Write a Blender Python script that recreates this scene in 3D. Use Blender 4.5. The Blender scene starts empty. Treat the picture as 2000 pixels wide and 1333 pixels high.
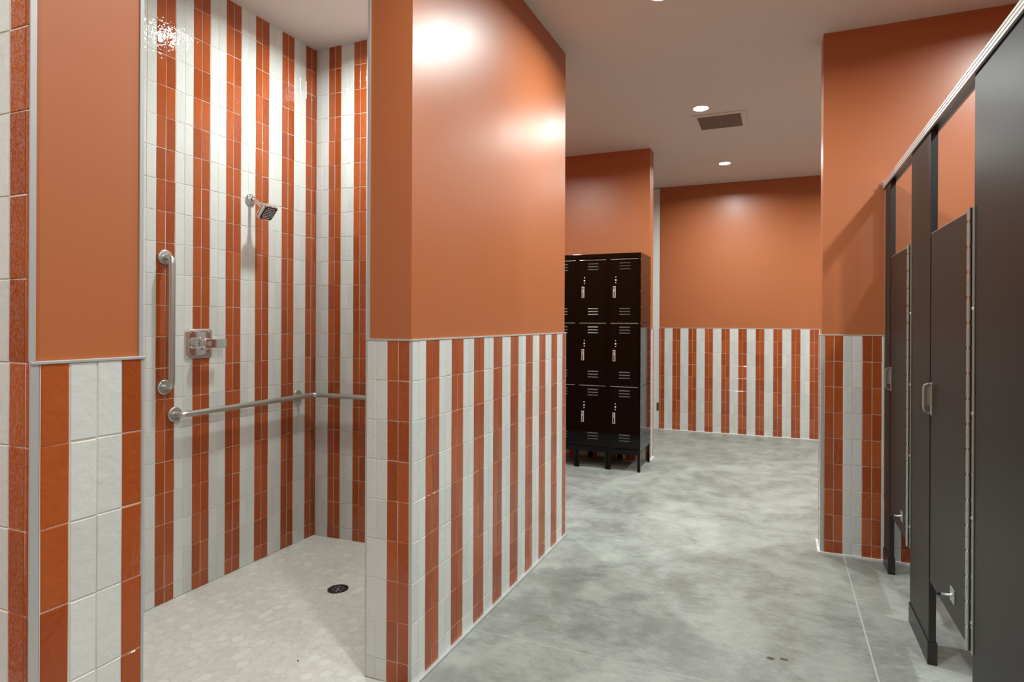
import bpy, bmesh, math, random
from mathutils import Vector, Matrix
random.seed(7)
SC = bpy.context.scene
COL = SC.collection
U = 1.39                      # camera height in metres; plan coordinates are in units of it

# ------------------------------------------------------------------ camera
YAW, ROLL, FOC, CX, CY = 0.3849, 0.0044, 1170.7, 1045.3, 629.1
cam_d = bpy.data.cameras.new('camera')
cam_d.sensor_width = 36.0
cam_d.lens = FOC / 2000 * 36
cam_d.shift_x = (1000 - CX) / 2000
cam_d.shift_y = -(666.5 - CY) / 2000
cam_d.clip_start = 0.02
cam = bpy.data.objects.new('camera', cam_d)
COL.objects.link(cam)
R_ = Vector((math.cos(YAW), math.sin(YAW), 0)); Z_ = Vector((0, 0, 1))
Fw = Vector((-math.sin(YAW), math.cos(YAW), 0))
r2 = R_ * math.cos(ROLL) + Z_ * math.sin(ROLL)
u2 = Z_ * math.cos(ROLL) - R_ * math.sin(ROLL)
m = Matrix((r2, u2, -Fw)).transposed().to_4x4()
m.translation = Vector((0, 0, U))
cam.matrix_world = m
SC.camera = cam

# ------------------------------------------------------------------ world, exposure
w = bpy.data.worlds.new('world'); SC.world = w; w.use_nodes = True
w.node_tree.nodes['Background'].inputs[0].default_value = (.95, 1.0, .98, 1)
w.node_tree.nodes['Background'].inputs[1].default_value = 0.02
SC.view_settings.view_transform = 'Standard'
SC.view_settings.look = 'None'
SC.view_settings.gamma = 1
SC.view_settings.exposure = 0.0
LIGHT_COL = (0.92, 1.0, 0.98)
P_CORR, P_STALL, P_SHOWER = 32.0, 28.0, 26.0

# ------------------------------------------------------------------ plan (units of U)
XA, YA0, YA1, TW = -0.9227, 1.3853, 2.6665, 0.153
XS, YR = -2.0429, 2.2467
YF, YW, XW, YW2 = 5.6269, 2.8804, 0.1726, 3.034
HC, HS = 2.2596, 2.287
CAP = 0.951
SW = 0.0724                   # stripe = two tiles
PR = 0.1108                   # tile row
TT = 0.009                    # tile build-up in metres
YP0, YP1 = 0.4874, 0.6434
XPF = 0.4135                  # face of the stall fronts
XBACK, YBACK = 1.55, -1.3
XN = -2.25                    # far left wall of the locker alcove

# ------------------------------------------------------------------ materials
def mat(name, color=(.8, .8, .8), rough=.5, metal=0.0, **kw):
    m = bpy.data.materials.new(name); m.use_nodes = True
    b = m.node_tree.nodes['Principled BSDF']
    b.inputs['Base Color'].default_value = (*color, 1)
    b.inputs['Roughness'].default_value = rough
    b.inputs['Metallic'].default_value = metal
    for k, v in kw.items():
        b.inputs[k.replace('_', ' ')].default_value = v
    return m
def nd(m, t, **kw):
    n = m.node_tree.nodes.new(t)
    for k, v in kw.items(): setattr(n, k, v)
    return n
def lk(m, a, b): m.node_tree.links.new(a, b)
def bsdf(m): return m.node_tree.nodes['Principled BSDF']
def noise(m, scale, detail=3, vec=None, rough=.55):
    n = nd(m, 'ShaderNodeTexNoise'); n.inputs['Scale'].default_value = scale
    n.inputs['Detail'].default_value = detail; n.inputs['Roughness'].default_value = rough
    if vec is None:
        tc = nd(m, 'ShaderNodeTexCoord'); vec = tc.outputs['Object']
    lk(m, vec, n.inputs['Vector']); return n
def ramp(m, fac, stops):
    r = nd(m, 'ShaderNodeValToRGB'); e = r.color_ramp.elements
    while len(e) < len(stops): e.new(.5)
    for i, (p, c) in enumerate(stops):
        e[i].position = p; e[i].color = (*c, 1) if len(c) == 3 else c
    lk(m, fac, r.inputs['Fac']); return r
def bump(m, h, strength, dist):
    b = nd(m, 'ShaderNodeBump'); b.inputs['Strength'].default_value = strength
    b.inputs['Distance'].default_value = dist
    lk(m, h, b.inputs['Height']); lk(m, b.outputs[0], bsdf(m).inputs['Normal']); return b
def math_(m, op, a, b=None):
    n = nd(m, 'ShaderNodeMath', operation=op)
    for i, v in enumerate((a, b)):
        if v is None: continue
        if isinstance(v, (int, float)): n.inputs[i].default_value = v
        else: lk(m, v, n.inputs[i])
    return n.outputs[0]
def mixc(m, fac, a, b, blend='MIX'):
    n = nd(m, 'ShaderNodeMix', data_type='RGBA', blend_type=blend)
    for s, v in ((n.inputs[0], fac), (n.inputs[6], a), (n.inputs[7], b)):
        if isinstance(v, (int, float)): s.default_value = v
        elif isinstance(v, tuple): s.default_value = (*v, 1)
        else: lk(m, v, s)
    return n.outputs[2]

M = {}
# eggshell orange wall paint
p = M['paint'] = mat('orange_paint', (.43, .128, .042), .39, Specular_IOR_Level=.62)
n = noise(p, 260, 4); bump(p, n.outputs[0], .12, .0006)
n2 = noise(p, 1.7, 2)
r = ramp(p, n2.outputs[0], [(.3, (.36, .36, .36)), (.7, (.42, .42, .42))]); lk(p, r.outputs[0], bsdf(p).inputs['Roughness'])
# white wall / ceiling paint
c = M['ceiling'] = mat('ceiling_paint', (.70, .675, .635), .85)
n = noise(c, 180, 3); bump(c, n.outputs[0], .1, .0006)
M['white_paint'] = mat('white_paint', (.74, .75, .73), .5)

def tile_mat(name, dark, light, rough, wav):
    t = mat(name, light, rough)
    a = nd(t, 'ShaderNodeAttribute', attribute_name='tv')
    n = noise(t, 30, 4)
    f = math_(t, 'ADD', math_(t, 'MULTIPLY', a.outputs['Fac'], .65), math_(t, 'MULTIPLY', n.outputs[0], .35))
    r = ramp(t, f, [(.15, dark), (.85, light)])
    lk(t, r.outputs[0], bsdf(t).inputs['Base Color'])
    n1 = noise(t, 20, 2); n2 = noise(t, 62, 1)
    h = math_(t, 'ADD', n1.outputs[0], math_(t, 'MULTIPLY', n2.outputs[0], wav))
    bump(t, h, .75, .0016)
    r2_ = ramp(t, n2.outputs[0], [(.3, (rough * .75,) * 3), (.7, (rough * 1.5,) * 3)])
    lk(t, r2_.outputs[0], bsdf(t).inputs['Roughness'])
    return t
M['tile_o'] = tile_mat('orange_glazed_tile', (.31, .062, .015), (.42, .098, .026), .045, .85)
M['tile_w'] = tile_mat('white_glazed_tile', (.60, .63, .612), (.68, .71, .69), .045, .75)
g = M['grout'] = mat('grout', (.68, .62, .53), .85)
n = noise(g, 300, 2); bump(g, n.outputs[0], .3, .0005)
M['trim'] = mat('tile_edge_trim', (.52, .53, .52), .38, .35)
M['steel'] = mat('brushed_steel', (.56, .60, .565), .30, .86)
n = noise(M['steel'], 420, 2); bump(M['steel'], n.outputs[0], .06, .0002)
M['chrome'] = mat('chrome', (.74, .80, .80), .05, .95)
M['alu'] = mat('satin_aluminium', (.74, .74, .73), .38, .55)
M['bronze'] = mat('bronze', (.28, .19, .09), .4, .8)
M['black'] = mat('black_rubber', (.012, .012, .012), .6)
M['dark_metal'] = mat('dark_drain_metal', (.035, .028, .035), .28, .6)
# locker enamel
l = M['locker'] = mat('black_locker_enamel', (.0020, .0016, .0014), .06, Specular_IOR_Level=.26)
n = noise(l, 9, 2); bump(l, n.outputs[0], .10, .0008)
M['louver'] = mat('worn_louver_metal', (.030, .024, .021), .36)
# stall panels: speckled charcoal
s = M['stall'] = mat('charcoal_speckled_panel', (.05, .042, .037), .38, Specular_IOR_Level=.2)
n = noise(s, 600, 3)
r = ramp(s, n.outputs[0], [(.38, (.008, .0065, .0055)), (.52, (.014, .012, .010)), (.66, (.080, .075, .068))])
lk(s, r.outputs[0], bsdf(s).inputs['Base Color']); bump(s, n.outputs[0], .35, .0005)
M['stall_edge'] = mat('black_panel_edge', (.016, .014, .013), .35)
M['vent'] = mat('vent_grille', (.20, .165, .145), .6)
em = M['emit'] = bpy.data.materials.new('lit_diffuser'); em.use_nodes = True
em.node_tree.nodes.remove(em.node_tree.nodes['Principled BSDF'])
e_ = em.node_tree.nodes.new('ShaderNodeEmission'); e_.inputs[0].default_value = (1, .97, .92, 1); e_.inputs[1].default_value = 25
em.node_tree.links.new(e_.outputs[0], em.node_tree.nodes['Material Output'].inputs[0])

# concrete floor: trowel stains at their places (x, y in plan units, radii in metres, angle, strength)
PATCHES = [(-0.77, 2.263, 0.2, 0.13, 0.3, 0.55), (-0.789, 1.912, 0.22, 0.1, 0.2, 0.42), (-0.361, 1.977, 0.24, 0.17, 0.2, 0.55), (-0.518, 2.128, 0.13, 0.08, 0.6, 0.4), (-0.274, 1.889, 0.2, 0.1, 0, 0.35), (-0.307, 2.238, 0.1, 0.22, 0.5, 0.35), (-0.873, 1.472, 0.14, 0.1, 0, 0.45), (0.335, 2.778, 0.22, 0.14, 0, 0.4), (-0.88, 3.302, 0.25, 0.13, 0, 0.2), (-0.08, 3.866, 0.25, 0.1, 0, 0.28), (-0.048, 1.775, 0.1, 0.05, 0, 0.5)]
c = M['concrete'] = mat('polished_concrete', (.4, .4, .37), .4)
tc = nd(c, 'ShaderNodeTexCoord'); O = tc.outputs['Object']
nw = noise(c, 1.2, 4, O)
warp = nd(c, 'ShaderNodeVectorMath', operation='MULTIPLY_ADD'); lk(c, nw.outputs['Color'], warp.inputs[0]); warp.inputs[1].default_value = (.55, .55, 0); lk(c, O, warp.inputs[2])
big = noise(c, 1.5, 8, warp.outputs[0], .68)
mid = noise(c, 5, 7, warp.outputs[0], .66)
mp = nd(c, 'ShaderNodeMapping'); mp.inputs['Scale'].default_value = (5, 11, 1); mp.inputs['Rotation'].default_value = (0, 0, .5); lk(c, O, mp.inputs['Vector'])
fine = noise(c, 3.0, 9, mp.outputs[0], .78)
f = math_(c, 'ADD', math_(c, 'MULTIPLY', big.outputs[0], .40), math_(c, 'ADD', math_(c, 'MULTIPLY', mid.outputs[0], .30), math_(c, 'MULTIPLY', fine.outputs[0], .30)))
f = math_(c, 'ADD', math_(c, 'MULTIPLY', math_(c, 'SUBTRACT', f, .5), .95), .5)
r = ramp(c, f, [(.38, (.175, .182, .160)), (.46, (.240, .254, .231)), (.51, (.305, .322, .295)), (.60, (.385, .400, .366))])
colr = r.outputs[0]
sp = noise(c, 160, 3, O)
r3 = ramp(c, sp.outputs[0], [(.35, (.90, .90, .90)), (.6, (1.03, 1.03, 1.03))])
colr = mixc(c, 1.0, colr, r3.outputs[0], 'MULTIPLY')
sx = nd(c, 'ShaderNodeSeparateXYZ'); lk(c, O, sx.inputs[0])
def line(axis, pos, half):
    d = math_(c, 'ABSOLUTE', math_(c, 'SUBTRACT', sx.outputs[axis], pos))
    return math_(c, 'LESS_THAN', d, half)
colr = mixc(c, math_(c, 'MULTIPLY', math_(c, 'MULTIPLY', line(0, .2645 * U, .0035), .75), math_(c, 'LESS_THAN', sx.outputs[1], 2.9 * U)), colr, (.52, .52, .49))
ln = math_(c, 'MULTIPLY', math_(c, 'MULTIPLY', line(1, 1.730 * U, .0016), math_(c, 'LESS_THAN', sx.outputs[0], .26 * U)), .55)
colr = mixc(c, ln, colr, (.50, .49, .46))
def blob(x, y, rx, ry, ang, seed):
    m1 = nd(c, 'ShaderNodeMapping', vector_type='TEXTURE')
    m1.inputs['Location'].default_value = (x * U, y * U, 0); m1.inputs['Rotation'].default_value = (0, 0, ang)
    m1.inputs['Scale'].default_value = (rx, ry, 1); lk(c, O, m1.inputs['Vector'])
    ln_ = nd(c, 'ShaderNodeVectorMath', operation='LENGTH'); lk(c, m1.outputs[0], ln_.inputs[0])
    nn = noise(c, 60, 2, O)
    d = math_(c, 'ADD', ln_.outputs['Value'], math_(c, 'MULTIPLY', math_(c, 'SUBTRACT', nn.outputs[0], .5), .9))
    return ramp(c, d, [(.85, (1, 1, 1)), (1.05, (0, 0, 0))]).outputs[0]
def patch(x, y, rx, ry, ang, amt):
    m1 = nd(c, 'ShaderNodeMapping', vector_type='TEXTURE')
    m1.inputs['Location'].default_value = (x * U, y * U, 0); m1.inputs['Rotation'].default_value = (0, 0, ang)
    m1.inputs['Scale'].default_value = (rx, ry, 1); lk(c, O, m1.inputs['Vector'])
    ln_ = nd(c, 'ShaderNodeVectorMath', operation='LENGTH'); lk(c, m1.outputs[0], ln_.inputs[0])
    d = math_(c, 'ADD', ln_.outputs['Value'], math_(c, 'MULTIPLY', math_(c, 'SUBTRACT', mid2.outputs[0], .5), 2.6))
    return math_(c, 'MULTIPLY', ramp(c, d, [(.35, (1, 1, 1)), (1.15, (0, 0, 0))]).outputs[0], amt)
mid2 = noise(c, 9, 7, O, .7)
for p_ in PATCHES: colr = mixc(c, patch(*p_), colr, (.150, .155, .140))
for b_ in ((-.0165, 1.920, .019, .012, .2, 1), (.021, 1.929, .019, .010, -.1, 2)):
    colr = mixc(c, blob(*b_), colr, (.055, .035, .028))
lk(c, colr, bsdf(c).inputs['Base Color'])
rr = ramp(c, mid.outputs[0], [(.35, (.34, .34, .34)), (.65, (.55, .55, .55))]); lk(c, rr.outputs[0], bsdf(c).inputs['Roughness'])
bump(c, fine.outputs[0], .12, .001)

# round stone mosaic
q = M['mosaic'] = mat('round_stone_mosaic', (.6, .57, .52), .45)
tc = nd(q, 'ShaderNodeTexCoord'); O = tc.outputs['Object']
dis = noise(q, 9, 2, O)
wv = nd(q, 'ShaderNodeVectorMath', operation='MULTIPLY_ADD'); lk(q, dis.outputs['Color'], wv.inputs[0]); wv.inputs[1].default_value = (.006, .006, 0); lk(q, O, wv.inputs[2])
v = nd(q, 'ShaderNodeTexVoronoi', voronoi_dimensions='2D', feature='F1'); v.inputs['Scale'].default_value = 16; v.inputs['Randomness'].default_value = .80; lk(q, wv.outputs[0], v.inputs['Vector'])
v2 = nd(q, 'ShaderNodeTexVoronoi', voronoi_dimensions='2D', feature='F1'); v2.inputs['Scale'].default_value = 44; v2.inputs['Randomness'].default_value = .9; lk(q, O, v2.inputs['Vector'])
big_in = math_(q, 'LESS_THAN', v.outputs['Distance'], .405)
ring1 = ramp(q, math_(q, 'ABSOLUTE', math_(q, 'SUBTRACT', v.outputs['Distance'], .405)), [(0, (1, 1, 1)), (.045, (0, 0, 0))])
ring2 = ramp(q, v2.outputs['Distance'], [(.46, (0, 0, 0)), (.58, (1, 1, 1))])
s1 = nd(q, 'ShaderNodeSeparateColor'); lk(q, v.outputs['Color'], s1.inputs[0])
s2 = nd(q, 'ShaderNodeSeparateColor'); lk(q, v2.outputs['Color'], s2.inputs[0])
c1 = ramp(q, s1.outputs[0], [(0, (.59, .575, .52)), (.35, (.61, .60, .545)), (.7, (.635, .62, .57)), (1, (.68, .672, .62))])
c2 = ramp(q, s2.outputs[0], [(0, (.575, .56, .505)), (.5, (.605, .59, .535)), (1, (.65, .635, .58))])
c2b = mixc(q, math_(q, 'MULTIPLY', ring2.outputs[0], .35), c2.outputs[0], (.49, .475, .42))
cc = mixc(q, big_in, c2b, c1.outputs[0])
cc = mixc(q, math_(q, 'MULTIPLY', ring1.outputs[0], .45), cc, (.47, .455, .40))
pn = noise(q, 2.5, 3, O)
rp = ramp(q, pn.outputs[0], [(.3, (1.0, 1.03, 1.04)), (.7, (1.10, 1.11, 1.12))])
cc = mixc(q, 1.0, cc, rp.outputs[0], 'MULTIPLY')
lk(q, cc, bsdf(q).inputs['Base Color'])
bump(q, ring1.outputs[0], -.15, .0008)

# ------------------------------------------------------------------ mesh helpers
class MB:
    def __init__(s): s.bm = bmesh.new(); s.mats = []
    def mi(s, m):
        if m not in s.mats: s.mats.append(m)
        return s.mats.index(m)
    def box(s, a, b, m, bev=0.0, mtx=None):
        t = bmesh.new()
        bmesh.ops.create_cube(t, size=1)
        a = Vector(a); b = Vector(b); cen = (a + b) / 2; d = b - a
        for v in t.verts: v.co = Vector((v.co.x * d.x, v.co.y * d.y, v.co.z * d.z)) + cen
        if bev: bmesh.ops.bevel(t, geom=t.edges[:], offset=bev, segments=2, affect='EDGES', profile=.5)
        if mtx: bmesh.ops.transform(t, matrix=mtx, verts=t.verts)
        s.merge(t, m); return s
    def panel(s, a, b, m, edge, bev):
        n0 = len(s.bm.faces); s.box(a, b, m, bev); i = s.mi(edge); s.bm.faces.ensure_lookup_table(); s.bm.normal_update()
        for f in s.bm.faces[n0:]:
            if abs(f.normal.x) < .7: f.material_index = i
        return s
    def merge(s, t, m, smooth=False):
        i = s.mi(m); mp = {}
        for v in t.verts: mp[v] = s.bm.verts.new(v.co)
        for f in t.faces:
            try: nf = s.bm.faces.new([mp[v] for v in f.verts])
            except ValueError: continue
            nf.material_index = i; nf.smooth = smooth or f.smooth
        t.free()
    def tube(s, pts, r, m, seg=20, caps=True):
        pts = [Vector(p) for p in pts]; t = bmesh.new(); rings = []
        rs = r if isinstance(r, (list, tuple)) else [r] * len(pts)
        d0 = (pts[1] - pts[0]).normalized()
        nrm = d0.orthogonal().normalized()
        for i, p in enumerate(pts):
            if i == 0: d = (pts[1] - pts[0]).normalized()
            elif i == len(pts) - 1: d = (pts[-1] - pts[-2]).normalized()
            else: d = ((pts[i + 1] - p).normalized() + (p - pts[i - 1]).normalized()).normalized()
            nrm = (nrm - d * nrm.dot(d)).normalized(); bn = d.cross(nrm)
            rings.append([t.verts.new(p + (nrm * math.cos(2 * math.pi * k / seg) + bn * math.sin(2 * math.pi * k / seg)) * rs[i]) for k in range(seg)])
        for a, b in zip(rings, rings[1:]):
            for k in range(seg):
                f = t.faces.new((a[k], a[(k + 1) % seg], b[(k + 1) % seg], b[k])); f.smooth = True
        if caps:
            for rg in (rings[0][::-1], rings[-1]): t.faces.new([t.verts.new(v.co) for v in rg])
        bmesh.ops.recalc_face_normals(t, faces=t.faces)
        s.merge(t, m); return s
    def cyl(s, a, b, r, m, seg=28): return s.tube([a, b], r, m, seg)
    def lathe(s, cen, axis, prof, m, seg=36):
        # prof: (radius, distance along axis)
        cen = Vector(cen); ax = Vector(axis).normalized(); u = ax.orthogonal().normalized(); w_ = ax.cross(u)
        t = bmesh.new(); rings = []
        for (r, h) in prof:
            if r < 1e-6: rings.append([t.verts.new(cen + ax * h)])
            else: rings.append([t.verts.new(cen + ax * h + (u * math.cos(2 * math.pi * k / seg) + w_ * math.sin(2 * math.pi * k / seg)) * r) for k in range(seg)])
        for a, b in zip(rings, rings[1:]):
            if len(a) == 1 and len(b) == 1: continue
            for k in range(seg):
                k2 = (k + 1) % seg
                if len(a) == 1: f = t.faces.new((a[0], b[k2], b[k]))
                elif len(b) == 1: f = t.faces.new((a[k], a[k2], b[0]))
                else: f = t.faces.new((a[k], a[k2], b[k2], b[k]))
                f.smooth = True
        bmesh.ops.recalc_face_normals(t, faces=t.faces)
        s.merge(t, m); return s
    def slab(s, pts, n, th, m, bev=0.0):
        # polygon pts extruded by th along n
        t = bmesh.new(); n = Vector(n).normalized()
        a = [t.verts.new(Vector(p)) for p in pts]; b = [t.verts.new(Vector(p) + n * th) for p in pts]
        t.faces.new(a[::-1]); t.faces.new(b)
        for k in range(len(pts)): t.faces.new((a[k], a[(k + 1) % len(pts)], b[(k + 1) % len(pts)], b[k]))
        bmesh.ops.recalc_face_normals(t, faces=t.faces)
        if bev: bmesh.ops.bevel(t, geom=t.edges[:], offset=bev, segments=2, affect='EDGES', profile=.5)
        s.merge(t, m); return s
    def build(s, name, parent=None, loc=None):
        me = bpy.data.meshes.new(name); s.bm.to_mesh(me); s.bm.free()
        for m_ in s.mats: me.materials.append(M[m_])
        o = bpy.data.objects.new(name, me); COL.objects.link(o)
        if loc is not None: o.location = loc
        if parent is not None: o.parent = parent
        return o
def thing(name, label, cat, loc=(0, 0, 0), group=None):
    o = bpy.data.objects.new(name, None); COL.objects.link(o); o.location = loc
    o.empty_display_size = .05
    o['label'] = label; o['category'] = cat
    if group: o['group'] = group
    return o
def struct(o): o['kind'] = 'structure'; return o

# ------------------------------------------------------------------ tile cladding
def cladding(parent, origin, u, n, length, zs, b0, first, b_pitch=SW / 2 * U, z_grout=None, name='tile_cladding'):
    """origin: point (m) on the wall core at u=0,z=0; u: direction along wall; n: outward normal.
    b0: position (m) of a stripe boundary; the stripe after b0 has colour `first`."""
    o = Vector(origin); u = Vector(u); n = Vector(n)
    j0 = math.floor((0 - b0) / b_pitch) - 1
    cols = []
    j = j0
    while b0 + j * b_pitch < length:
        a, b = max(0, b0 + j * b_pitch), min(length, b0 + (j + 1) * b_pitch)
        if b - a > .006:
            k = (j // 2) % 2
            cc = first if k == 0 else ('w' if first == 'o' else 'o')
            cols.append((a, b, cc))
        j += 1
    bm = bmesh.new(); lay = bm.faces.layers.float.new('tv')
    G = .0011; BV = .0016
    def P(uu, z, d): return o + u * uu + Vector((0, 0, z)) + n * d
    flip = u.cross(Vector((0, 0, 1))).dot(n) < 0
    for (a, b, cc) in cols:
        for z0, z1 in zip(zs, zs[1:]):
            if z1 - z0 < .006: continue
            tv = random.random(); jt = lambda s_: random.uniform(-s_, s_)
            j2 = .0007
            x0, x1 = a + G + jt(j2) * .6, b - G + jt(j2) * .6
            y0, y1 = z0 + G + jt(j2), z1 - G + jt(j2)
            cor = [(x0, y0), (x1, y0), (x1, y1), (x0, y1)]
            cor = [(c_[0] + jt(.0004), c_[1] + jt(.0004)) for c_ in cor]
            tilt = [TT + jt(.0005) for _ in range(4)]
            inn = [(cor[k][0] + (BV if k in (0, 3) else -BV), cor[k][1] + (BV if k in (0, 1) else -BV)) for k in range(4)]
            vb = [bm.verts.new(P(*cor[k], .001)) for k in range(4)]
            vm = [bm.verts.new(P(*cor[k], tilt[k] - .0012)) for k in range(4)]
            vi = [bm.verts.new(P(*inn[k], tilt[k])) for k in range(4)]
            fs = [vi] + [[vm[k], vm[(k + 1) % 4], vi[(k + 1) % 4], vi[k]] for k in range(4)] + [[vb[k], vb[(k + 1) % 4], vm[(k + 1) % 4], vm[k]] for k in range(4)]
            for vs in fs:
                f = bm.faces.new(vs if not flip else vs[::-1]); f[lay] = tv
                f.material_index = 0 if cc == 'w' else 1
    me = bpy.data.meshes.new(name); bm.to_mesh(me); bm.free()
    me.materials.append(M['tile_w']); me.materials.append(M['tile_o'])
    ob = bpy.data.objects.new(name, me); COL.objects.link(ob); ob.parent = parent
    # grout bed
    g_ = MB(); p0 = P(0, zs[0], 0); p1 = P(length, zs[-1], TT - .0016)
    g_.box([min(p0[i], p1[i]) for i in range(3)], [max(p0[i], p1[i]) for i in range(3)], 'grout')
    g_.build('grout_bed', parent)
    return ob
def rows_down(cap, pitch, bottom):
    zs = [cap]; z = cap - pitch
    while z > bottom + .012: zs.append(z); z -= pitch
    zs.append(bottom); return zs[::-1]
def rows_up(z1, pitch, bottom, top):
    zs = [bottom]; z = z1
    while z < top - .012: zs.append(z); z += pitch
    zs.append(top); return zs
def wall(name, a, b, m='paint'):
    return struct(MB().box(a, b, m).build(name))
CAPZ = CAP * U
ROW = rows_down(CAPZ - .006, PR * U, .0)
E = .011                                             # trim profile size

# ------------------------------------------------------------------ floor & ceiling
fl = MB()
XM = XA * U - .06
fl.box((XM, YBACK * U, -.12), (2.3 * U, YA1 * U, 0), 'concrete')
fl.box((XN * U, YA1 * U, -.12), (2.3 * U, (YF + .3) * U, 0), 'concrete')
struct(fl.build('floor'))
zb = -.0180 * U
sf = MB()
x0, x1, y0, y1 = XS * U, XM, YBACK * U, YR * U
sf.slab([(x1, y0, 0), (x1, y1, 0), (x0, y1, zb), (x0, y0, zb)], (0, 0, -1), .06, 'mosaic')
struct(sf.build('floor_shower'))
struct(MB().box((XM - .04, YBACK * U, HC * U), (2.3 * U, YA1 * U, HC * U + .2), 'ceiling').box((XN * U, YA1 * U, HC * U), (2.3 * U, (YF + .3) * U, HC * U + .2), 'ceiling').build('ceiling'))
struct(MB().box((XS * U - .1, YBACK * U, HS * U), (XM - .04, YA1 * U, HS * U + .1), 'ceiling').build('ceiling_shower'))

# ------------------------------------------------------------------ wall between shower and corridor
xa, ya0, ya1 = XA * U, YA0 * U, YA1 * U
xin = (XA - TW) * U
wm = wall('wall_middle', (xin + TT, ya0 + TT, 0), (xa - TT, ya1 - TT, HC * U))
cladding(wm, (xa - TT, ya0 + .006, 0), (0, 1, 0), (1, 0, 0), ya1 - ya0 - .012, ROW, (1.4579) * U - ya0 - .006, 'o')
cladding(wm, (xa - .006, ya0 + TT, 0), (-1, 0, 0), (0, -1, 0), TW * U - .012, ROW, (.0079) * U - .006, 'o')
# inside face of the shower (full height) and far end
cladding(wm, (xin + TT, ya0 + .012, 0), (0, 1, 0), (-1, 0, 0), (YR - YA0) * U - .012, rows_up(.0405 * U, .1126 * U, .0, HS * U - .04), .07, 'w')
cladding(wm, (xin + .012, ya1 - TT, 0), (1, 0, 0), (0, 1, 0), TW * U - .024, ROW, .05, 'w')
t = MB()
for (x_, y_) in ((xa, ya0), (xin, ya0), (xa, ya1)):
    sx_ = 1 if x_ == xa else -1; sy_ = -1 if y_ == ya0 else 1
    t.box((min(x_ - sx_ * .0065, x_), min(y_, y_ - sy_ * .0065), 0), (max(x_ - sx_ * .0065, x_), max(y_, y_ - sy_ * .0065), CAPZ), 'trim', .001)
# bright vertical trim above the wainscot where the shower tiling ends
t.box((xin + .001, ya0 + .003, CAPZ), (xin + .0125, ya0 + .016, HC * U), 'trim')
t.build('corner_trim', wm)
t = MB()
t.box((xa - .0125, ya0 + .0001, CAPZ - .007), (xa + .0015, ya1 + .001, CAPZ), 'trim', .001)
t.box((xin - .0005, ya0 - .0015, CAPZ - .007), (xa + .0015, ya0 + .0125, CAPZ), 'trim', .001)
t.build('cap_trim', wm)
t = MB(); t.box((xa - .002, ya0 - .0, .0), (xa + .014, ya1 + .004, .012), 'trim', .002)
t.build('base_trim', wm)

# ------------------------------------------------------------------ shower walls
ws = wall('wall_shower_back', (XS * U - .1, YBACK * U, -.08), (XS * U - TT, YA1 * U, HS * U), 'white_paint')
PS = .1126 * U
cladding(ws, (XS * U - TT, YP1 * U, 0), (0, 1, 0), (1, 0, 0), (YR - YP1) * U, rows_up(.0405 * U, PS, zb, HS * U), (1.4632 - YP1) * U, 'o')
cladding(ws, (XS * U - TT, YBACK * U, 0), (0, 1, 0), (1, 0, 0), (YP0 - YBACK) * U, rows_up(.0405 * U, PS, zb, HS * U), .03, 'o')
wr = wall('wall_shower_side', (XS * U - TT, YR * U + TT, -.04), (xin + TT, ya1 - TT, HS * U), 'paint')
cladding(wr, (XS * U, YR * U + TT, 0), (1, 0, 0), (0, -1, 0), (XA - TW - XS) * U - .001, rows_up(.0405 * U, PS, zb, HS * U), (.0083 + .0724) * U, 'o')
# partition nearest the camera
yp0, yp1 = YP0 * U, YP1 * U
CAPL = .9435 * U
wl = wall('wall_left', (XS * U, yp0 + TT, zb), (xa - TT, yp1 - TT, HC * U))
RL = rows_down(CAPL - .004, .113 * U, .0)
cladding(wl, (xa - TT, yp0 + .0165, 0), (0, 1, 0), (1, 0, 0), yp1 - yp0 - .0225, RL, .5361 * U - yp0 - .0165, 'w')
cladding(wl, (xa - .0045, yp0 + TT, 0), (-1, 0, 0), (0, -1, 0), (XA - XS) * U - .005, rows_up((.9415 - 8 * .1132) * U, .1132 * U, .0, HC * U), .0483 * U - .0045, 'w')
cladding(wl, (xa - .012, yp1 - TT, 0), (-1, 0, 0), (0, 1, 0), (XA - XS) * U - .02, rows_up(.0405 * U, PS, .0, HC * U), .05, 'w')
t = MB()
t.box((xa - .0045, yp0, 0), (xa, yp0 + .0150, CAPL), 'trim', .001)
t.box((xa - .0065, yp0, CAPL), (xa - .003, yp0 + .0105, HC * U), 'trim', .0005)
t.box((xa - .0125, yp1 - .0065, 0), (xa, yp1, CAPL), 'trim', .001)
t.box((xa - .0125, yp1 - .0085, CAPL), (xa - .006, yp1, HC * U), 'trim')
t.build('corner_trim', wl)
MB().box((xa - .0125, yp0 + .001, CAPL - .006), (xa + .002, yp1 + .001, CAPL), 'trim', .001).build('cap_trim', wl)

# ------------------------------------------------------------------ locker wall, far wall, alcove
YL = 4.32
wk = wall('wall_lockers', (XN * U, YL * U, 0), (-.861 * U, 4.45 * U, HC * U))
cladding(wk, (-.861 * U + TT - .012, YL * U, 0), (-1, 0, 0), (0, -1, 0), 1.35 * U, ROW, .03, 'w')
cladding(wk, (-.861 * U, YL * U + .002, 0), (0, 1, 0), (1, 0, 0), .13 * U - .002, ROW, .048, 'w')
t = MB()
t.box((-.861 * U - .003, YL * U - TT, 0), (-.861 * U + TT, YL * U + .002, CAPZ), 'trim')
t.box((-.861 * U - .003, 4.45 * U, 0), (-.861 * U + TT, 4.45 * U + .01, CAPZ), 'trim')
t.build('corner_trim', wk)
MB().box((-1.3 * U, YL * U - TT - .001, CAPZ - .007), (-.861 * U + TT + .001, YL * U, CAPZ), 'trim').box((-.861 * U, YL * U, CAPZ - .007), (-.861 * U + TT + .001, 4.45 * U + .01, CAPZ), 'trim').build('cap_trim', wk)
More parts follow.
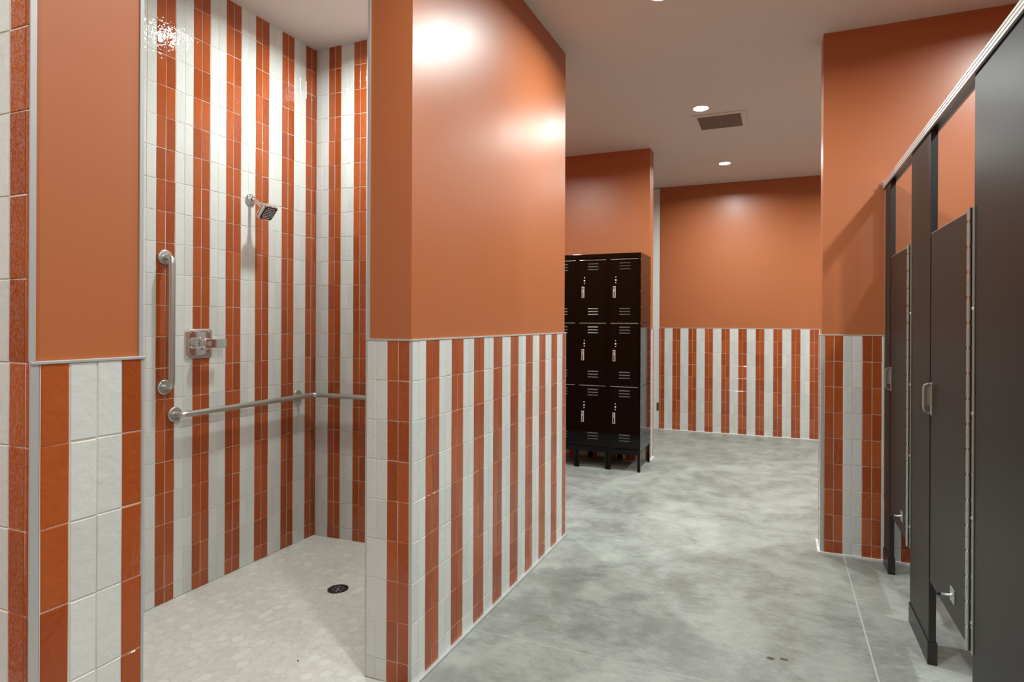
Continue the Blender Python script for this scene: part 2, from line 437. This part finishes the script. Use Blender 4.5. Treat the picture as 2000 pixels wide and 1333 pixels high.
MB().box((-.861 * U + .002, YL * U - TT - .004, 0), (-.861 * U + TT + .012, 4.45 * U + .012, .010), 'white_paint', .002).build('base_trim', wk)
wf = wall('wall_far', (-1.024 * U, YF * U + TT, 0), (2.2 * U, YF * U + .2, HC * U))
LF = 3.22 * U
cladding(wf, (-1.024 * U, YF * U + TT, 0), (1, 0, 0), (0, -1, 0), LF, ROW, (1.024 - .9789) * U, 'w')
MB().box((-1.024 * U, YF * U - .001, CAPZ - .007), (2.19 * U, YF * U + TT, CAPZ), 'trim').build('cap_trim', wf)
MB().box((-1.024 * U, YF * U - .012, 0), (2.19 * U, YF * U + .002, .012), 'white_paint', .002).build('base_trim', wf)
wall('wall_alcove', (XN * U, YF * U + .05, 0), (-1.024 * U - .001, YF * U + .2, HC * U), 'white_paint')
dj = MB().box((-1.30 * U, YF * U + .015, 0), (-1.028 * U, YF * U + .048, HC * U - .01), 'white_paint', .002).build('door_1'); struct(dj)
MB().cyl((-1.037 * U, YF * U + .009, .245), (-1.037 * U, YF * U + .009, .345), .006, 'bronze').box((-1.052 * U, YF * U + .012, .245), (-1.030 * U, YF * U + .016, .345), 'bronze').build('hinge', dj)
wall('wall_alcove_left', (XN * U - .1, YA1 * U, 0), (XN * U, YF * U + .2, HC * U))

# ------------------------------------------------------------------ right wall block and stall room
xw, yw = XW * U, YW * U
wr2 = wall('wall_right', (xw + TT, yw + TT, 0), (XBACK * U, YW2 * U - TT, HC * U))
cladding(wr2, (xw + .0205, yw + TT, 0), (1, 0, 0), (0, -1, 0), (XBACK - XW) * U - .0205, ROW, (.2605 - XW) * U - .0205, 'w')
cladding(wr2, (xw + TT, yw + .012, 0), (0, 1, 0), (-1, 0, 0), (YW2 - YW) * U - .024, ROW, .07, 'o')
cladding(wr2, (xw + .012, YW2 * U - TT, 0), (1, 0, 0), (0, 1, 0), (XBACK - XW) * U - .012, ROW, .07, 'o')
t = MB()
t.box((xw, yw, 0), (xw + .0195, yw + .0125, CAPZ), 'trim', .001)
t.box((xw, YW2 * U - .0125, 0), (xw + .0125, YW2 * U, CAPZ), 'trim', .001)
t.build('corner_trim', wr2)
MB().box((xw - .001, yw - .001, CAPZ - .007), (XBACK * U, yw + .0125, CAPZ), 'trim', .001).box((xw - .001, yw, CAPZ - .007), (xw + .0125, YW2 * U + .001, CAPZ), 'trim', .001).build('cap_trim', wr2)
MB().box((xw - .013, yw - .013, 0), (XBACK * U, yw + .001, .012), 'white_paint').box((xw - .013, yw + .001, 0), (xw + .001, YW2 * U + .002, .012), 'white_paint').build('base_trim', wr2)
wb = wall('wall_stall_back', (XBACK * U, YBACK * U, 0), (XBACK * U + .15, YW2 * U, HC * U))
cladding(wb, (XBACK * U, .4 * U, 0), (0, 1, 0), (-1, 0, 0), (YW - .4) * U - .01, ROW, .05, 'o')
wall('wall_far_right', (2.2 * U, YW2 * U - .1, 0), (2.3 * U, YF * U + .2, HC * U))
wall('wall_far_return', (XBACK * U, YW2 * U - .1, 0), (2.2 * U, YW2 * U, HC * U))
wall('wall_entry', (XS * U - .1, YBACK * U - .12, -.08), (XBACK * U + .15, YBACK * U, HS * U))

# ------------------------------------------------------------------ ceiling lights
def ceiling_light(x, y, z, power, label, group, rad=.057):
    t = thing('ceiling_light', label, 'ceiling light', (x * U, y * U, z), group)
    MB().lathe((0, 0, 0), (0, 0, -1), [(rad + .001, -.0), (rad + .001, .003), (rad + .006, .0055), (rad + .016, .004), (rad + .021, 0.0)], 'white_paint', 40).build('trim_ring', t)
    MB().lathe((0, 0, 0), (0, 0, -1), [(0, .0022), (rad, .0022), (rad, .0005)], 'emit', 40).build('diffuser', t)
    ld = bpy.data.lights.new('downlight', 'AREA'); ld.shape = 'DISK'; ld.size = rad * 2
    ld.energy = power; ld.color = LIGHT_COL; ld.spread = math.radians(163)
    lo = bpy.data.objects.new('downlight', ld); COL.objects.link(lo); lo.location = (0, 0, -.004); lo.parent = t
    return t
zc = HC * U
GC = 'round recessed lights along the corridor ceiling'
ceiling_light(-.425, 3.625, zc, P_CORR, 'round recessed ceiling light just in front of the square ceiling vent', GC)
ceiling_light(-.395, 4.946, zc, P_CORR, 'small round recessed ceiling light nearest the far orange wall, beyond the vent', GC)
ceiling_light(-.425, 2.305, zc, P_CORR, 'recessed corridor light at the top edge of the photo, glow only', GC)
ceiling_light(-.425, .99, zc, P_CORR * .8, 'recessed corridor ceiling light overhead just ahead of the camera', GC)
ceiling_light(-.425, -.32, zc, P_CORR * .6, 'recessed corridor ceiling light behind the camera', GC)
GS = 'ceiling lights above the toilet stalls'
ceiling_light(.93, 2.30, zc, P_STALL, 'recessed ceiling light over the farther toilet stall', GS)
ceiling_light(.93, .99, zc, P_STALL, 'recessed ceiling light over the nearer toilet stall', GS)
ceiling_light(.93, -.32, zc, P_STALL, 'recessed ceiling light over the stall behind the camera', GS)
GF = 'hidden ceiling lights of the far room'
ceiling_light(.93, 3.625, zc, P_CORR, 'hidden ceiling light just behind the right orange wall', GF)
ceiling_light(.93, 4.946, zc, P_CORR, 'hidden ceiling light at the far right corner by the far wall', GF)
ceiling_light(-1.62, 3.3, zc, P_CORR * 1.0, 'unseen ceiling light added over the locker aisle to brighten the locker wall', 'added light over the lockers')  # unseen lamp, added to brighten the wall above the lockers
ceiling_light(-1.53, 1.88, HS * U, P_SHOWER, 'recessed ceiling light over the striped shower, above the frame', 'shower ceiling lights')
ceiling_light(-1.53, -.30, HS * U, P_SHOWER, 'recessed ceiling light over the neighbouring shower, out of frame', 'shower ceiling lights')

# ceiling vent
vt = thing('ceiling_vent', 'square ceiling vent with dark grille beside the middle recessed light', 'vent', (-.339 * U, 3.897 * U, zc))
hw = .127 * U; fw = .155 * U
t = MB()
for a, b in (((-fw, -fw), (fw, -hw)), ((-fw, hw), (fw, fw)), ((-fw, -hw), (-hw, hw)), ((hw, -hw), (fw, hw))):
    t.box((a[0], a[1], -.010), (b[0], b[1], 0), 'ceiling', .001)
t.build('frame', vt)
t = MB(); t.box((-hw, -hw, -.003), (hw, hw, -.001), 'black')
for k in range(22):
    y_ = -hw + (k + .5) * 2 * hw / 22
    t.box((-hw, y_ - .0055, -.008), (hw, y_ + .0055, -.0035), 'vent')
t.box((-.004, -hw, -.009), (.004, hw, -.0035), 'vent')
t.build('grille', vt)

# ------------------------------------------------------------------ grab bars
BR, OFF = .0155, .054
xs = XS * U
def arc(c, a, b, r, n=8):
    """fillet points at corner c between directions a (incoming point) and b (outgoing point)"""
    c, a, b = Vector(c), Vector(a), Vector(b)
    p = c + (a - c).normalized() * r; q_ = c + (b - c).normalized() * r
    out = []
    for i in range(n + 1):
        t_ = i / n
        out.append(p * (1 - t_) ** 2 + c * 2 * t_ * (1 - t_) + q_ * t_ ** 2)
    return out
def flange(mb, cen, axis, m='steel', r=.038):
    mb.lathe(cen, axis, [(0, .001), (r - .0005, .001), (r, .0025), (r, .0075), (r - .0015, .010), (r - .005, .0115), (r - .014, .0125), (BR + .0005, .0128), (.006, .0130), (0, .0130)], m)
gv = thing('grab_bar', 'short vertical brushed steel grab bar on the striped shower wall', 'grab bar', (xs, 1.495 * U, 1.0 * U))
zt, zb_ = (1.2262 - 1.0) * U, (.759 - 1.0) * U
pts = [(.003, 0, zt)] + arc((OFF, 0, zt), (0, 0, zt), (OFF, 0, 0), .035) + arc((OFF, 0, zb_), (OFF, 0, 0), (0, 0, zb_), .035) + [(.003, 0, zb_)]
MB().tube(pts, BR, 'steel', 24).build('bar', gv)
for z_ in (zt, zb_):
    f_ = MB(); flange(f_, (0, 0, z_), (1, 0, 0)); f_.build('flange', gv)
gh = thing('grab_bar', 'long horizontal L-shaped steel grab bar turning the shower corner', 'grab bar', (xs, 1.534 * U, .656 * U))
yr = (YR - 1.534) * U - OFF
xe = (-1.30 - XS) * U
pts = [(.003, 0, 0)] + arc((OFF, 0, 0), (0, 0, 0), (OFF, 1, 0), .033) + arc((OFF, yr, 0), (OFF, 0, 0), (1, yr, 0), .05) + arc((xe, yr, 0), (0, yr, 0), (xe, yr + 1, 0), .033) + [(xe, yr + OFF - .003, 0)]
MB().tube(pts, BR, 'steel', 24).build('bar', gh)
f_ = MB(); flange(f_, (0, 0, 0), (1, 0, 0)); f_.build('flange', gh)
f_ = MB(); flange(f_, (xe, yr + OFF, 0), (0, -1, 0)); f_.build('flange', gh)
f_ = MB(); yy = (2.138 - 1.534) * U; flange(f_, (0, yy, 0), (1, 0, 0)); f_.cyl((.01, yy, 0), (OFF - .01, yy, 0), .009, 'steel'); f_.build('flange', gh)

# ------------------------------------------------------------------ shower head
sh = thing('overhead_shower', 'square chrome shower head on angled arm high on the striped wall', 'shower head', (xs, 1.869 * U, 1.505 * U))
MB().lathe((0, 0, 0), (1, 0, 0), [(0, .001), (.031, .001), (.034, .004), (.033, .010), (.024, .016), (.014, .019), (.012, .021)], 'chrome', 32).build('flange', sh)
pts = [(.004, 0, 0)] + arc((.034, 0, 0), (0, 0, 0), (.105, 0, -.060), .02) + [(.100, 0, -.054)]
MB().tube(pts, .0095, 'chrome', 18).build('arm', sh)
def sq_ring(half, rnd, z, n=6):
    out = []
    for cx_, cy_, a0 in ((1, 1, 0), (-1, 1, 90), (-1, -1, 180), (1, -1, 270)):
        for i in range(n + 1):
            a = math.radians(a0 + 90 * i / n)
            out.append(Vector((cx_ * (half - rnd) + math.cos(a) * rnd, cy_ * (half - rnd) + math.sin(a) * rnd, z)))
    return out
def sq_loft(mb, secs, mtx, m, cap0=True, cap1=True, seg=6):
    t = bmesh.new(); rings = [[t.verts.new(mtx @ v) for v in sq_ring(h, r_, z, seg)] for h, r_, z in secs]
    N = len(rings[0])
    for a, b in zip(rings, rings[1:]):
        for k in range(N):
            f = t.faces.new((a[k], a[(k + 1) % N], b[(k + 1) % N], b[k])); f.smooth = True
    if cap0: t.faces.new([t.verts.new(v.co) for v in rings[0][::-1]])
    if cap1: t.faces.new([t.verts.new(v.co) for v in rings[-1]])
    bmesh.ops.recalc_face_normals(t, faces=t.faces); mb.merge(t, m)
def frame_z(loc, zdir, xdir):
    z = Vector(zdir).normalized(); x = Vector(xdir); x = (x - z * x.dot(z)).normalized(); y = z.cross(x)
    mm = Matrix((x, y, z)).transposed().to_4x4(); mm.translation = Vector(loc); return mm
sd = Vector((.76, .0, -.65)).normalized()
hm = frame_z(Vector((.096, 0, -.050)), sd, (0, 1, 0))
t = MB()
sq_loft(t, [(.014, .013, -.004), (.015, .014, .012), (.024, .016, .017), (.041, .018, .026), (.047, .018, .036), (.0485, .017, .054), (.047, .016, .060), (.043, .015, .061)], hm, 'chrome')
t.build('head', sh)
t = MB()
sq_loft(t, [(.040, .014, .0615), (.040, .014, .0630)], hm, 'dark_metal')
for i in range(-3, 4):
    for j in range(-3, 4):
        if abs(i) + abs(j) > 5: continue
        pc = Vector((i * .0105, j * .0105, .0625))
        t.lathe(hm @ pc, sd, [(.0038, 0), (.0036, .0016), (.0015, .0030), (0, .0031)], 'chrome', 8)
t.build('spray_face', sh)

# ------------------------------------------------------------------ shower valve
vv = thing('shower_valve', 'square chrome shower valve with lever handle beside the vertical grab bar', 'shower valve', (xs, 1.632 * U, .912 * U))
t = MB()
vm_ = frame_z((0, 0, 0), (1, 0, 0), (0, 1, 0))
sq_loft(t, [(.078, .016, .001), (.079, .017, .004), (.077, .018, .008), (.068, .018, .012), (.060, .016, .0125)], vm_, 'chrome')
t.build('escutcheon', vv)
MB().lathe((0, 0, 0), (1, 0, 0), [(.034, .012), (.034, .020), (.030, .023), (.030, .040), (.026, .043), (.026, .050), (.030, .053), (.030, .066), (.024, .070), (0, .071)], 'chrome', 36).build('stem', vv)
t = MB()
t.slab([(.060, -.012, -.024), (.056, .118, -.024), (.056, .118, .024), (.060, -.012, .024)], (1, .031, 0), .011, 'chrome', .0025)
t.build('lever', vv)

# ------------------------------------------------------------------ floor drain
dx, dy = -1.53, 1.813
dz = zb * (dx - XM / U) / (XS - XM / U)
dr = thing('floor_drain', 'round dark floor drain set in the pale mosaic shower floor', 'drain', (dx * U, dy * U, dz + .0005))
MB().lathe((0, 0, 0), (0, 0, 1), [(.046, -.004), (.053, .0005), (.053, .002), (.050, .0032), (.044, .0030), (.043, .001)], 'dark_metal', 40).build('rim', dr)
t = MB(); t.lathe((0, 0, 0), (0, 0, 1), [(0, .0006), (.0435, .0006)], 'black', 36)
t.lathe((0, 0, 0), (0, 0, 1), [(0, .0022), (.010, .0022), (.010, .0006)], 'chrome', 20)
for k in range(8):
    a = k * math.pi / 4
    t.box((.009, -.0022, .0008), (.043, .0022, .0024), 'dark_metal', mtx=Matrix.Rotation(a, 4, 'Z'))
    t.cyl((.030 * math.cos(a + .39), .030 * math.sin(a + .39), .0008), (.030 * math.cos(a + .39), .030 * math.sin(a + .39), .0023), .0045, 'steel', 10)
t.lathe((0, 0, 0), (0, 0, 1), [(.020, .0008), (.020, .0024), (.023, .0024), (.023, .0008)], 'chrome', 30)
t.build('grate', dr)
# tiny dark crumb on the shower floor
ck = MB(); ck.lathe((0, 0, 0), (0, 0, 1), [(.0035, -.0005), (.004, .001), (.002, .003), (0, .0035)], 'black', 9)
co = ck.build('debris', None, (-1.3106 * U, 1.380 * U, zb * (-1.3106 - XM / U) / (XS - XM / U) + .0008))
co['label'] = 'tiny dark crumb lying on the pale shower mosaic below the drain'; co['category'] = 'debris'

# ------------------------------------------------------------------ lockers
LWD = .2206 * U; LY0 = 3.954 * U; LY1 = 4.288 * U; LD = LY1 - LY0
LTOP = 1.466 * U; LBOT = .132 * U
tz = [.150, .5705, .998, 1.430]
def make_locker(xc, label, rivets=False):
    t = thing('locker', label, 'locker', (xc, LY0, 0), 'black three-tier lockers standing against the striped wall')
    hwd = LWD / 2 - .0006
    b = MB()
    # carcass: sides, back, top, bottom, shelves
    b.box((-hwd, .004, LBOT), (-hwd + .003, LD, LTOP), 'locker'); b.box((hwd - .003, .004, LBOT), (hwd, LD, LTOP), 'locker')
    b.box((-hwd, LD - .003, LBOT), (hwd, LD, LTOP), 'locker'); b.box((-hwd, 0.002, LTOP - .004), (hwd, LD, LTOP), 'locker', .001)
    b.box((-hwd, .004, LBOT), (hwd, LD, LBOT + .004), 'locker')
    for z in tz[1:3]: b.box((-hwd, .010, z * U - .002), (hwd, LD, z * U + .002), 'locker')
    b.build('carcass', t)
    f = MB(); fwd = .022
    f.box((-hwd, 0, 0.112 * U), (-hwd + fwd, .012, LTOP), 'locker', .0012); f.box((hwd - fwd, 0, .112 * U), (hwd, .012, LTOP), 'locker', .0012)
    f.box((-hwd + fwd, 0, 1.434 * U), (hwd - fwd, .010, LTOP - .001), 'locker', .001)
    f.box((-hwd + fwd, 0, .112 * U), (hwd - fwd, .010, .146 * U), 'locker', .001)
    for z in tz[1:3]: f.box((-hwd + fwd, .003, z * U - .012), (hwd - fwd, .012, z * U + .012), 'locker')
    f.build('front_frame', t)
    for (sx_, yy0) in ((-1, 0), (1, 0), (-1, 1), (1, 1)):
        lg = MB(); xa_ = sx_ * hwd; xb_ = sx_ * (hwd - .026)
        ya_, yb_ = (0, .030) if yy0 == 0 else (LD - .030, LD)
        zt_ = .112 * U if yy0 == 0 else LBOT
        yf = ya_ if yy0 == 0 else yb_ - .003
        lg.box((min(xa_, xb_), yf, 0), (max(xa_, xb_), yf + .003, zt_), 'locker', .0006)
        xs_ = xa_ if sx_ < 0 else xa_ - .003
        lg.box((xs_, ya_, 0), (xs_ + .003, yb_, LBOT), 'locker', .0006)
        lg.build('leg', t)
    # rivets on the sides
    rv = MB()
    for sx_ in ((1,) if rivets else ()):
        for yy in (.012, LD - .02):
            z = LBOT + .03
            while z < LTOP:
                rv.lathe((sx_ * hwd, yy, z), (sx_, 0, 0), [(.0042, 0), (.0036, .0014), (0, .0019)], 'alu', 8); z += .1465
    if rivets: rv.build('side_rivets', t)['kind'] = 'stuff'
    dw = hwd - fwd + .001
    for k in range(3):
        z0, z1 = tz[k] * U, tz[k + 1] * U - .004
        h = z1 - z0
        d = MB(); d.box((-dw, -.004, z0), (dw, .003, z1), 'locker', .0022)
        d.box((-dw + .001, -.0052, z1 - .0045), (dw - .001, -.0035, z1 - .0015), 'alu')
        dob = d.build('door', t)
        W = 2 * dw
        for fr in (.07, .116, .162, .784, .83, .876):
            if fr in (.07, .784): lv = MB()
            zc_ = z1 - fr * h; xa_, xb_ = -dw + .31 * W, -dw + .72 * W
            # hooded louvre
            q4 = bmesh.new(); n_ = 8; prof = [(-.004, -.0065), (-.0105, -.0045), (-.0125, -.0005), (-.010, .0035), (-.004, .0075)]
            ra = [q4.verts.new((xa_ + .006, y_, zc_ + zz)) for y_, zz in prof]; rb = [q4.verts.new((xb_ - .006, y_, zc_ + zz)) for y_, zz in prof]
            ea = [q4.verts.new((xa_, -.004, zc_ + zz * .7)) for y_, zz in prof]; eb = [q4.verts.new((xb_, -.004, zc_ + zz * .7)) for y_, zz in prof]
            for A, B in ((ea, ra), (ra, rb), (rb, eb)):
                for i in range(4): q4.faces.new((A[i], B[i], B[i + 1], A[i + 1]))
            bmesh.ops.recalc_face_normals(q4, faces=q4.faces)
            lv.merge(q4, 'louver')
            if fr in (.162, .876): lv.build('louvers', dob)
        lo = MB(); xl = -dw + .19 * W
        for fr, rd in ((.286, .0055), (.336, .0085), (.378, .0055)):
            lo.lathe((xl, -.004, z1 - fr * h), (0, -1, 0), [(rd, 0), (rd, .002), (rd * .6, .004), (0, .0042)], 'alu', 16)
        lo.build('lock', dob)
        hd = MB(); xh0, xh1 = -dw + .085 * W, -dw + .185 * W; za, zb2 = z1 - .61 * h, z1 - .43 * h
        hd.box((xh0, -.0062, za), (xh1, -.004, zb2), 'alu', .0006)
        hd.box((xh0 + .003, -.0105, za + .004), (xh0 + .008, -.006, zb2 - .004), 'alu', .001)
        hd.box((xh1 - .008, -.0105, za + .004), (xh1 - .003, -.006, zb2 - .004), 'alu', .001)
        hd.box((xh0 + .004, -.017, zb2 - .022), (xh1 - .004, -.006, zb2 - .004), 'chrome', .002)
        hd.box((xh0 + .006, -.0085, za + .006), (xh1 - .006, -.006, za + .06), 'dark_metal', .001)
        hd.build('handle', dob)
        for zz in (z0 + .07, z1 - .07): MB().cyl((dw + .002, -.001, zz - .02), (dw + .002, -.001, zz + .02), .003, 'locker', 10).build('hinge', dob)
    return t
xr = -.846 * U
make_locker(xr - LWD / 2, 'black three-door metal locker at the right end of the row', True)
make_locker(xr - LWD * 1.5, 'middle black three-door metal locker between two others')
make_locker(xr - LWD * 2.5, 'black locker mostly hidden behind the orange wall corner')

# ------------------------------------------------------------------ toilet stall fronts
XF = XPF * U; TH = .0185 * U
DT, DB = 1.263 * U, .248 * U
PT = 1.570 * U
def pilaster(y0, y1, label):
    t = thing('stall_pilaster', label, 'pilaster', (XF, (y0 + y1) / 2 * U, 0), 'charcoal pilasters of the toilet stalls')
    hy = (y1 - y0) / 2 * U
    MB().panel((0, -hy, .004), (TH, hy, PT), 'stall', 'stall_edge', .0012).build('panel', t)
    s_ = MB(); s_.box((-.0045, -hy - .0045, 0), (TH + .0045, hy + .0045, .090), 'stall_edge', .0015)
    s_.build('shoe', t)
    return t
pf = pilaster(2.745, 2.866, 'narrow charcoal pilaster fixed against the far striped wall')
wsx = MB(); py = .0605 * U
wsx.box((-.003, py - .004, 0), (.003, py + .006, 1.30 * U), 'steel', .0006)
for z_ in (.03, .45, .95, 1.5): wsx.lathe((-.004, py - .002, z_), (-1, 0, 0), [(.004, 0), (.003, .002), (0, .0025)], 'chrome', 10)
wsx.build('wall_bracket', pf, (0, 0, .26 * U))
pilaster(2.066, 2.336, 'charcoal pilaster standing between the two stall doors, black shoe at floor')
pilaster(.93, 1.640, 'wide charcoal pilaster nearest the camera at the right edge')
def stall_door(y0, y1, label):
    """y0 hinge side (near), y1 latch side (far)"""
    t = thing('stall_door', label, 'stall door', (XF, y0 * U, DB), 'charcoal doors of the toilet stalls')
    W = (y1 - y0) * U; H = DT - DB
    MB().panel((0, 0, 0), (TH, W, H), 'stall', 'stall_edge', .0012).build('panel', t)
    # continuous hinge at the near side
    h = MB(); yb = -.012; z = .0; k = 0
    while z < H + .005:
        z2 = min(z + .0395, H + .012)
        odd = k % 2 == 1
        h.tube([(-.0085, yb, z), (-.0085, yb, z2 - (.009 if odd else 0))], .0066, 'steel', 14)
        if odd: h.cyl((-.0085, yb, z2 - .009), (-.0085, yb, z2 + .001), .0048, 'chrome', 12)
        h.box((-.0035, yb - .036, z), (-.0008, yb - .0145, z2 + .001), 'steel')
        h.box((-.0014, yb - .0145, z), (-.0004, yb + .004, z2 + .001), 'dark_metal')
        h.box((-.0030, yb + .004, z), (-.0005, .004, z2 + .001), 'steel')
        z += .0405; k += 1
    hob = h.build('continuous_hinge', t)
    sc = MB(); z = .10
    while z < H:
        sc.lathe((-.0035, yb - .026, z), (-1, 0, 0), [(.0058, 0), (.005, .003), (.002, .0045), (0, .0046)], 'chrome', 14)
        sc.lathe((0, .008, z - .02), (-1, 0, 0), [(.0045, 0), (.004, .002), (0, .003)], 'chrome', 12)
        z += .331
    sc.build('screws', hob)
    # pull handle at the latch side
    p_ = MB(); yc = W - .008; z0 = .737 * U - DB; z1 = .826 * U - DB
    path = [(0.001, z0), (-.014, z0 + .001), (-.024, z0 + .008), (-.029, z0 + .022), (-.029, z1 - .018), (-.025, z1 - .006), (-.014, z1), (.001, z1)]
    q4 = bmesh.new(); wd = .013; th = .0055
    outer = [Vector((x_, 0, z_)) for x_, z_ in path]
    cen = Vector((-.010, 0, (z0 + z1) / 2))
    rings = []
    for i, p0 in enumerate(outer):
        a = outer[max(i - 1, 0)]; b = outer[min(i + 1, len(outer) - 1)]
        d = (b - a).normalized(); nn = Vector((d.z, 0, -d.x))
        if nn.dot(cen - p0) < 0: nn = -nn
        pi_ = p0 + nn * th
        rings.append([q4.verts.new((p0.x, yc - wd, p0.z)), q4.verts.new((p0.x, yc + wd, p0.z)), q4.verts.new((pi_.x, yc + wd, pi_.z)), q4.verts.new((pi_.x, yc - wd, pi_.z))])
    for a, b in zip(rings, rings[1:]):
        for k in range(4): q4.faces.new((a[k], a[(k + 1) % 4], b[(k + 1) % 4], b[k]))
    q4.faces.new(rings[0]); q4.faces.new(rings[-1][::-1])
    bmesh.ops.recalc_face_normals(q4, faces=q4.faces)
    bmesh.ops.bevel(q4, geom=[e for e in q4.edges], offset=.0012, segments=2, affect='EDGES')
    p_.merge(q4, 'steel')
    p_.box((-.003, yc - .020, z0 - .004), (0.0, yc + .008, z1 + .004), 'steel', .001)
    p_.box((-.020, yc - .003, z0 + .035), (-.002, yc + .003, z1 - .008), 'steel', .001)
    p_.build('pull_handle', t)
    # stop / coat bumper low on the door
    s_ = MB(); ys = W - .21 * U * 1.0; ys = (y1 - .235) * U - y0 * U if False else W - .245 * U * .98
    ys = W - .246 * U; zs_ = .311 * U - DB
    s_.box((-.003, ys - .027, zs_ - .025), (0, ys + .027, zs_ + .025), 'steel', .0008)
    for a, b in ((-1, -1), (1, 1)): s_.lathe((-.003, ys + a * .014, zs_ + b * .015), (-1, 0, 0), [(.003, 0), (.002, .0015), (0, .002)], 'chrome', 8)
    s_.lathe((-.003, ys, zs_), (-1, 0, 0), [(.008, 0), (.006, .004), (.0042, .006), (.0042, .034)], 'steel', 14)
    sob = s_.build('door_stop', t)
    MB().lathe((-.037, ys, zs_), (-1, 0, 0), [(.0048, 0), (.0058, .001), (.0058, .012), (.0045, .0135), (0, .0136)], 'black', 14).build('rubber_tip', sob)
    # bright edge strip along the top
    MB().box((-.0006, 0.002, H - .0005), (.003, W - .002, H + .0008), 'alu').build('edge_strip', t)
    return t
stall_door(1.664, 2.052, 'nearer charcoal stall door with steel pull and full-height hinge')
stall_door(2.357, 2.722, 'farther, narrower-looking charcoal stall door beside the striped wall')
# headrail
hr = thing('headrail', 'brushed aluminium headrail running along the tops of the stall fronts', 'headrail', (XF, 1.9 * U, 1.58 * U))
xf0 = -.010
y0, y1 = (.93 - 1.9) * U, (2.872 - 1.9) * U; yj = (1.545 - 1.9) * U
zt_, zb2 = (1.5915 - 1.58) * U, (1.5665 - 1.58) * U
for a, b in ((y0, yj - .0012), (yj + .0012, y1)):
    t = MB()
    t.box((xf0, a, zb2), (xf0 + .008, b, zt_), 'alu', .001)
    t.box((xf0 + .0015, a, zt_ - .0065), (TH + .010, b, zt_ + .0015), 'alu', .001)
    t.box((TH + .002, a, zb2), (TH + .010, b, zt_), 'alu', .001)
    t.box((xf0 - .0018, a, zb2 + .010), (xf0 + .001, b, zb2 + .0125), 'alu', .0005)
    t.box((xf0 - .0018, a, zt_ - .011), (xf0 + .001, b, zt_ - .0085), 'alu', .0005)
    t.build('rail', hr)
t = MB(); t.box((xf0 - .004, y1 - .022, zb2 - .004), (TH + .012, y1 + .006, zt_ + .004), 'steel', .0015)
t.cyl((xf0 - .010, y1 - .010, 0), (xf0, y1 - .010, 0), .006, 'chrome'); t.cyl((xf0 - .024, y1 - .003, .004), (xf0, y1 - .003, .004), .004, 'chrome')
t.build('wall_bracket', hr)
# divider panels between stalls
for y_, lab in ((2.20, 'charcoal divider panel between the two stalls, hidden behind the pilaster'), (1.15, 'charcoal divider panel of the nearest stall, hidden behind the wide pilaster')):
    dv = MB().box((XF + TH + .004, y_ * U - .012, DB), (XBACK * U - TT - .003, y_ * U + .012, DT), 'stall', .0015).build('stall_divider')
    dv['label'] = lab; dv['category'] = 'partition'
